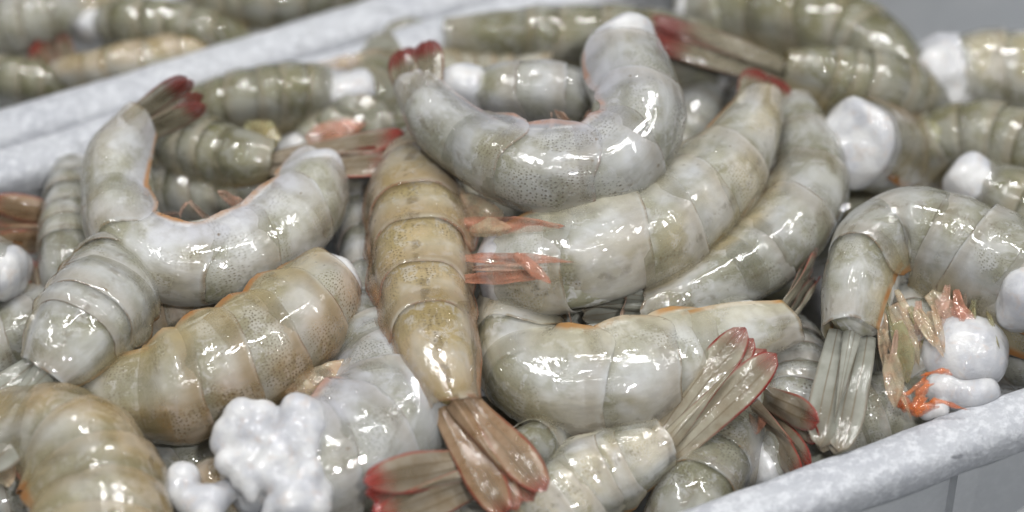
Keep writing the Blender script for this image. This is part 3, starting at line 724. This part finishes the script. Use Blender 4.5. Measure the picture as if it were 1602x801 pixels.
shrimp('pale shrimp in the upper right corner with a white cut end facing left',
       [(1492, 128, -.006, 66), (1550, 122, -.006, 72), (1620, 125, -.007, 74), (1700, 140, -.01, 70)],
       -25, PALE, ext=0.3, ext_flat=0.6, lump=0.14, segs=3)
shrimp('olive green shrimp arching along the right edge above the one bent over its belly',
       [(1430, 255, -.012, 50), (1480, 230, -.008, 60), (1550, 228, -.006, 66), (1630, 260, -.006, 70), (1700, 310, -.008, 64)],
       -40, OLIVE, flesh=FLESH_OLIVE)
shrimp('shrimp at the right edge showing a bluish white flesh end under the olive green one',
       [(1545, 305, -.002, 54), (1610, 340, -.004, 64), (1690, 385, -.008, 66)],
       -30, OLIVE, flesh=FLESH_OLIVE, ext=0.5, ext_flat=0.6, segs=3)
shrimp('shrimp poking in from the right edge, only its bright white cut end showing',
       [(1606, 470, .012, 56), (1670, 480, .010, 66), (1740, 490, .006, 66)],
       -30, GREY, ext=0.1, ext_flat=0.6, segs=3)
shrimp('dark grey shrimp at the right edge just above the front rim',
       [(1540, 560, -.016, 50), (1610, 560, -.012, 56), (1690, 555, -.012, 56)],
       -10, DARK, flesh=FLESH_OLIVE, segs=3)
shrimp('grey shrimp squeezed upright between the C-shaped one and the brown one',
       [(548, 250, -.008, 30), (566, 320, -.006, 40), (576, 400, -.006, 46), (580, 470, -.007, 50), (585, 540, -.008, 54), (590, 590, -.01, 50)],
       -10, COOL, ratio=1.0)
shrimp('grey shrimp at the left edge with a pale rounded front end',
       [(8, 425, -.002, 50), (-40, 420, -.002, 58), (-100, 420, -.004, 58)],
       0, GREY, ext=0.1, segs=3)
shrimp('shrimp at the left edge showing two dark red tail blades pointing up',
       [(110, 560, -.02, 40), (88, 520, -.014, 40), (66, 472, -.008, 30)],
       0, GREY, tail=(48, 388, -.002), fan=FAN_RED, spread=16, fan_w=0.36, segs=3)
shrimp('shrimp lying below the back rim at far left with a brownish tail pointing left',
       [(210, 330, -.018, 40), (165, 345, -.014, 46), (112, 358, -.01, 34)],
       -20, OLIVE, flesh=FLESH_OLIVE, tail=(-30, 350, -.008), fan=FAN_BROWN, spread=8, segs=3)
shrimp('dusky shrimp half hidden under the left side of the C-shaped one',
       [(118, 285, -.008, 42), (112, 345, -.006, 48), (112, 410, -.006, 50), (120, 470, -.010, 46)],
       10, GREY, ext=0.2)
# ---- the layer underneath, seen in the gaps
G2 = 'raw shrimp glimpsed in the gaps of the heap'
shrimp('dark shrimp seen through the opening of the C-shaped one', [(250, 312, -.014, 52), (320, 312, -.012, 60), (390, 308, -.012, 60), (460, 320, -.016, 52)], -30, DARK, flesh=FLESH_OLIVE, group=G2)
shrimp('blue-grey shrimp in the gap left of the torn white lump', [(240, 760, -.021, 58), (290, 730, -.021, 68), (350, 690, -.021, 68), (420, 640, -.021, 58)], 20, COOL, group=G2)
shrimp('brownish shrimp at the bottom edge under the white flesh scraps', [(240, 830, -.017, 58), (320, 800, -.015, 72), (400, 790, -.015, 74), (490, 800, -.017, 68)], -20, TAN, group=G2)
shrimp('grey shrimp under the bend of the yellow-backed one at left edge', [(-60, 800, -.017, 58), (0, 780, -.015, 68), (60, 770, -.015, 68), (110, 790, -.019, 58)], -10, GREY, group=G2, legs=LEG_RED)
shrimp('shrimp under the tails at left between the freckled one and the left edge', [(-60, 560, -.019, 58), (10, 540, -.017, 68), (80, 500, -.017, 68), (150, 470, -.021, 58)], 10, GREY, group=G2)
shrimp('dark shrimp in the gap above the brown one and left of the U-shaped tail', [(470, 250, -.015, 52), (530, 220, -.013, 62), (580, 170, -.011, 64), (610, 110, -.013, 54)], -10, OLIVE, flesh=FLESH_OLIVE, group=G2)
shrimp('shrimp in the hollow behind the U-shaped one below the long green one', [(640, 150, -.007, 54), (720, 130, -.01, 54), (800, 120, -.01, 56), (880, 120, -.007, 58)], 20, TAN, group=G2)
shrimp('grey shrimp in the gap between the U-shaped one and the raised dark tail fan', [(1040, 250, -.016, 46), (1070, 205, -.014, 54), (1092, 160, -.014, 54), (1110, 120, -.016, 46)], 30, GREY, group=G2)
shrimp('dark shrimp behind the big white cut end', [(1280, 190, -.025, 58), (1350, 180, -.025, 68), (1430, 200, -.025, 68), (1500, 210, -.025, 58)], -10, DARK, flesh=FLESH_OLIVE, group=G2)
shrimp('grey shrimp along the front rim under the closed downward tail', [(1200, 740, -.021, 54), (1270, 700, -.019, 66), (1350, 660, -.017, 70), (1430, 640, -.017, 64)], -15, GREY, group=G2)
shrimp('grey shrimp in the gap left of the closed downward tail', [(1230, 540, -.017, 54), (1250, 600, -.017, 62), (1240, 660, -.019, 64), (1200, 710, -.023, 58)], 0, COOL, group=G2)
shrimp('grey shrimp under the belly side of the shrimp at right', [(1400, 470, -.009, 58), (1430, 540, -.009, 64), (1460, 600, -.011, 64), (1500, 650, -.015, 58)], 0, GREY, group=G2)
shrimp('bluish shrimp at the bottom edge between brown tail and front rim', [(700, 800, -.025, 58), (790, 760, -.023, 68), (880, 740, -.023, 70), (960, 760, -.025, 64)], 0, COOL, group=G2)
shrimp('grey shrimp at the bottom edge under the red rimmed tail fan', [(560, 880, -.02, 60), (640, 860, -.018, 66), (730, 850, -.018, 66), (820, 850, -.022, 60)], -10, PALE, group=G2)

shrimp('tan shrimp in the gap between the C-shaped and the freckled slanting one', [(170, 530, -.012, 50), (230, 505, -.010, 58), (300, 490, -.010, 60), (370, 480, -.014, 52)], -20, TAN, group=G2, legs=LEG_TAN)
shrimp('olive shrimp in the gap behind the long red tail tip', [(420, 150, -.014, 46), (520, 190, -.010, 54), (600, 200, -.010, 56), (680, 190, -.014, 50)], 20, OLIVE, flesh=FLESH_OLIVE, group=G2)
shrimp('grey shrimp lying in the hollow of the J-shaped milky one', [(860, 480, -.012, 44), (930, 490, -.010, 50), (1010, 500, -.010, 50), (1100, 500, -.014, 44)], 10, GREY, group=G2)
# deepest layer on the crate floor
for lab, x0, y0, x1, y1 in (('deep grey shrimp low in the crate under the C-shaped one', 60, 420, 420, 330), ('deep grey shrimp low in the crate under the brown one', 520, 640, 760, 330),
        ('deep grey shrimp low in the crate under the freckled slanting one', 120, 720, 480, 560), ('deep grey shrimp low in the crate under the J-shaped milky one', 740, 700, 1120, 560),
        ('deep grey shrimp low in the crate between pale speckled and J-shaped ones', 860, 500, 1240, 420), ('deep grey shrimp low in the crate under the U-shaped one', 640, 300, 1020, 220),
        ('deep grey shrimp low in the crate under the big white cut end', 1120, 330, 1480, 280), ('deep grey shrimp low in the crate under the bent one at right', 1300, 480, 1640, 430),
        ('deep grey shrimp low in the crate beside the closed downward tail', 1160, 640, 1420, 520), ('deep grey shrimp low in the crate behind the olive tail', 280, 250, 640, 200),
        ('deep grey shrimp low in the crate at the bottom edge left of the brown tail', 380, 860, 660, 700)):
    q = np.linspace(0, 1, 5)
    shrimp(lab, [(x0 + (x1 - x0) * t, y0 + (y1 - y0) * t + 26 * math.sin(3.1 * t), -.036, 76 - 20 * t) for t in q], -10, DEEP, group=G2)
# ---- shrimp in the crate behind
G3 = 'blurred shrimp in the rear crate'
shrimp('blurred grey shrimp at the top left corner in the rear crate', [(-60, 60, -.008, 40), (0, 45, -.005, 48), (60, 35, -.004, 50), (110, 20, -.006, 40)], -20, GREY, group=G3)
shrimp('blurred olive shrimp with a white end beside the dark gap in the rear crate', [(165, 40, -.004, 34), (215, 40, -.002, 42), (275, 45, -.002, 42), (340, 60, -.004, 36), (390, 80, -.01, 26)], -30, OLIVE, flesh=FLESH_OLIVE, ext=0.7, ext_flat=0.9, lump=0.14, group=G3)
shrimp('blurred cream shrimp lying along the rear crate rim', [(95, 118, -.010, 26), (160, 108, -.006, 32), (230, 98, -.005, 36), (300, 84, -.006, 36), (370, 62, -.01, 30)], -35, YELLOW, group=G3)
shrimp('blurred dark shrimp at the left edge above the rear crate rim', [(-60, 120, -.014, 40), (0, 125, -.012, 40), (60, 130, -.012, 36), (110, 140, -.016, 26)], -10, OLIVE, flesh=FLESH_OLIVE, group=G3, tail=(72, 52, .0), fan=FAN_RED)
shrimp('blurred greenish shrimp at the top edge of the rear crate', [(300, -10, -.004, 40), (370, 0, -.003, 48), (440, 5, -.003, 44), (510, -10, -.006, 40)], -30, OLIVE, flesh=FLESH_OLIVE, group=G3)
shrimp('blurred brown shrimp in the dark gap of the rear crate', [(120, 70, -.02, 40), (140, 30, -.02, 40), (170, -20, -.02, 40)], 0, BROWN, group=G3)
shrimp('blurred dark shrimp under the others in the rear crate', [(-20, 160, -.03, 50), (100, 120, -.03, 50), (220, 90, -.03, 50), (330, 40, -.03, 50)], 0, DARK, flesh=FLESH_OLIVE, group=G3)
shrimp('blurred shrimp at the top edge near the rim, right end of the rear crate heap', [(430, 20, -.018, 40), (500, -5, -.014, 44), (580, -30, -.014, 44)], 0, OLIVE, flesh=FLESH_OLIVE, group=G3)

# ------------------------------------------------------------------ loose flesh
def flesh_piece(name, label, cat, balls, mat, parent=None):
    """lumps melted into one soft surface: balls are (px, py, z, radius px)"""
    mb = bpy.data.metaballs.new('tmp'); mb.resolution = 0.0011; mb.render_resolution = 0.0011; mb.threshold = 0.35
    ob = bpy.data.objects.new('tmp', mb); COL.objects.link(ob)
    k = 40.0
    org = P(balls[0][0], balls[0][1], balls[0][2])
    mb.resolution = 0.0008 * k; mb.render_resolution = 0.0008 * k
    for b in balls:
        e = mb.elements.new(); q = P(b[0], b[1], b[2])
        e.co = [float(v) for v in (q - org) * k]; e.radius = b[3] * 1.45 * ((q - CP) @ FWD) / FPX * k; e.stiffness = 2.0
    bpy.context.view_layer.update()
    dg = bpy.context.evaluated_depsgraph_get()
    me = ob.evaluated_get(dg).to_mesh()
    v = np.array([tuple(x.co) for x in me.vertices]) / k + org
    f = [tuple(p.vertices) for p in me.polygons]
    ob.evaluated_get(dg).to_mesh_clear()
    bpy.data.objects.remove(ob); bpy.data.metaballs.remove(mb)
    n = unit(v - org)
    v = v + n * (bumpy(v, 120, 33, 4) * 0.0007)[:, None]
    sc = v.copy()
    o = mesh_obj(name, v, f, mat, parent, {'sc': sc, 'cut': np.ones(len(v))}, origin=org if parent is None else None)
    if parent is None:
        o['label'] = label; o['category'] = cat
    return o

flesh_piece('flesh_lump', 'torn white lump of raw flesh with drooping tags at bottom left', 'shrimp flesh',
            [(376, 652, 0.0106, 27), (408, 650, 0.0108, 23), (460, 643, 0.0115, 29), (481, 651, 0.0099, 29), (355, 675, 0.0092, 24), (376, 677, 0.0085, 28), (399, 677, 0.01, 24), (434, 667, 0.0088, 22), (455, 674, 0.0095, 28), (483, 673, 0.0098, 29), (349, 696, 0.0071, 24), (380, 694, 0.0075, 28), (409, 695, 0.0079, 28), (434, 696, 0.0082, 28), (460, 694, 0.0091, 22), (481, 700, 0.0085, 24), (356, 723, 0.0079, 23), (387, 718, 0.0072, 26), (407, 716, 0.0059, 29), (430, 720, 0.0076, 28), (457, 715, 0.0064, 28), (482, 715, 0.0072, 22), (383, 748, 0.0053, 26), (411, 742, 0.0069, 26), (429, 740, 0.0048, 22), (458, 745, 0.0052, 26), (483, 739, 0.0069, 27), (390, 752, 0.0065, 19), (392, 768, 0.0055, 15), (394, 780, 0.0045, 10), (440, 760, 0.0055, 28), (470, 765, 0.0055, 30), (455, 790, 0.0045, 30), (490, 790, 0.0035, 32), (505, 760, 0.0035, 28), (430, 795, 0.0035, 20), (420, 812, 0.0025, 14), (520, 735, 0.0035, 22)], FLESH)
flesh_piece('flesh_scrap', 'small white scrap of flesh at the bottom edge left of the torn lump', 'shrimp flesh',
            [(288, 748, .002, 30), (278, 772, .001, 24), (300, 785, .001, 30), (332, 785, .001, 30), (358, 768, .001, 20), (322, 808, .001, 28)], FLESH)
flesh_piece('flesh_lump', 'rounded white lump of flesh above the orange shreds near the front rim', 'shrimp flesh',
            [(1495, 550, .000, 56), (1530, 548, .000, 48), (1475, 562, .000, 36), (1540, 572, .0, 34), (1510, 575, .0, 40)], FLESH)
flesh_piece('flesh_lump', 'small white lump between orange shreds resting on the front rim', 'shrimp flesh',
            [(1478, 608, -.003, 34), (1502, 614, -.003, 28), (1540, 614, -.002, 26), (1522, 620, -.002, 28), (1470, 640, -.002, 16), (1450, 645, -.002, 14)], FLESH)

def strand(pts, r0, r1, seed=0):
    w = np.array([P(*p) for p in pts])
    u = np.linspace(0, 1, len(w)); q = np.linspace(0, 1, 26)
    c = np.stack([np.interp(q, u, w[:, k]) for k in range(3)], -1)
    for _ in range(4): c[1:-1] = 0.25 * c[:-2] + 0.5 * c[1:-1] + 0.25 * c[2:]
    T = unit(np.gradient(c, axis=0)); N = unit(np.cross(T, np.array([0.1, 0.2, 1.0]))); B = np.cross(T, N)
    th = np.linspace(0, 2 * math.pi, 10, endpoint=False)
    rr = np.interp(q, [0, 0.12, 0.8, 1], [r0 * 0.3, r0, r1, r1 * 0.2])[:, None] * (1 + 0.3 * bumpy(np.stack([q * 9, q * 0 + seed, q * 0], -1), 1.3, 2, 2)[:, None])
    v = c[:, None] + N[:, None] * (rr * np.cos(th))[..., None] + B[:, None] * (rr * np.sin(th))[..., None]
    f = grid_faces(26, 10, 0, False, True) + [tuple(range(10))[::-1], tuple(range(250, 260))]
    return v.reshape(-1, 3), f
sr = thing('orange_shreds', 'bright orange torn shreds beside the white flesh near the front rim', 'shrimp roe', P(1440, 625, -.008))
for i, (pp, a, b) in enumerate((([(1405, 622, .000), (1425, 640, .001), (1455, 636, .002), (1462, 628, .002)], .0014, .0009),
                 ([(1420, 645, .0), (1440, 625, .002), (1450, 600, .003), (1445, 590, .003)], .0014, .0007),
                 ([(1400, 618, .0), (1412, 632, .002), (1428, 641, .002)], .0013, .0010),
                 ([(1440, 588, .004), (1462, 582, .006), (1478, 580, .006), (1490, 587, .006)], .0004, .0008),
                 ([(1455, 628, .003), (1475, 628, .004), (1495, 636, .003), (1514, 641, .002)], .0009, .0003),
                 ([(1410, 640, .0), (1430, 634, .002), (1452, 622, .002)], .0011, .0008),
                 ([(1398, 610, .0), (1418, 618, .001), (1440, 600, .003), (1452, 584, .004)], .0006, .0005),
                 ([(1425, 648, .0), (1450, 640, .001), (1470, 636, .002)], .0012, .0006),
                 ([(1432, 618, .002), (1446, 606, .003), (1462, 600, .004)], .0008, .0004))):
    v, f = strand(pp, a, b, i)
    mesh_obj('shred', v, f, ROE, sr, {'sc': v})
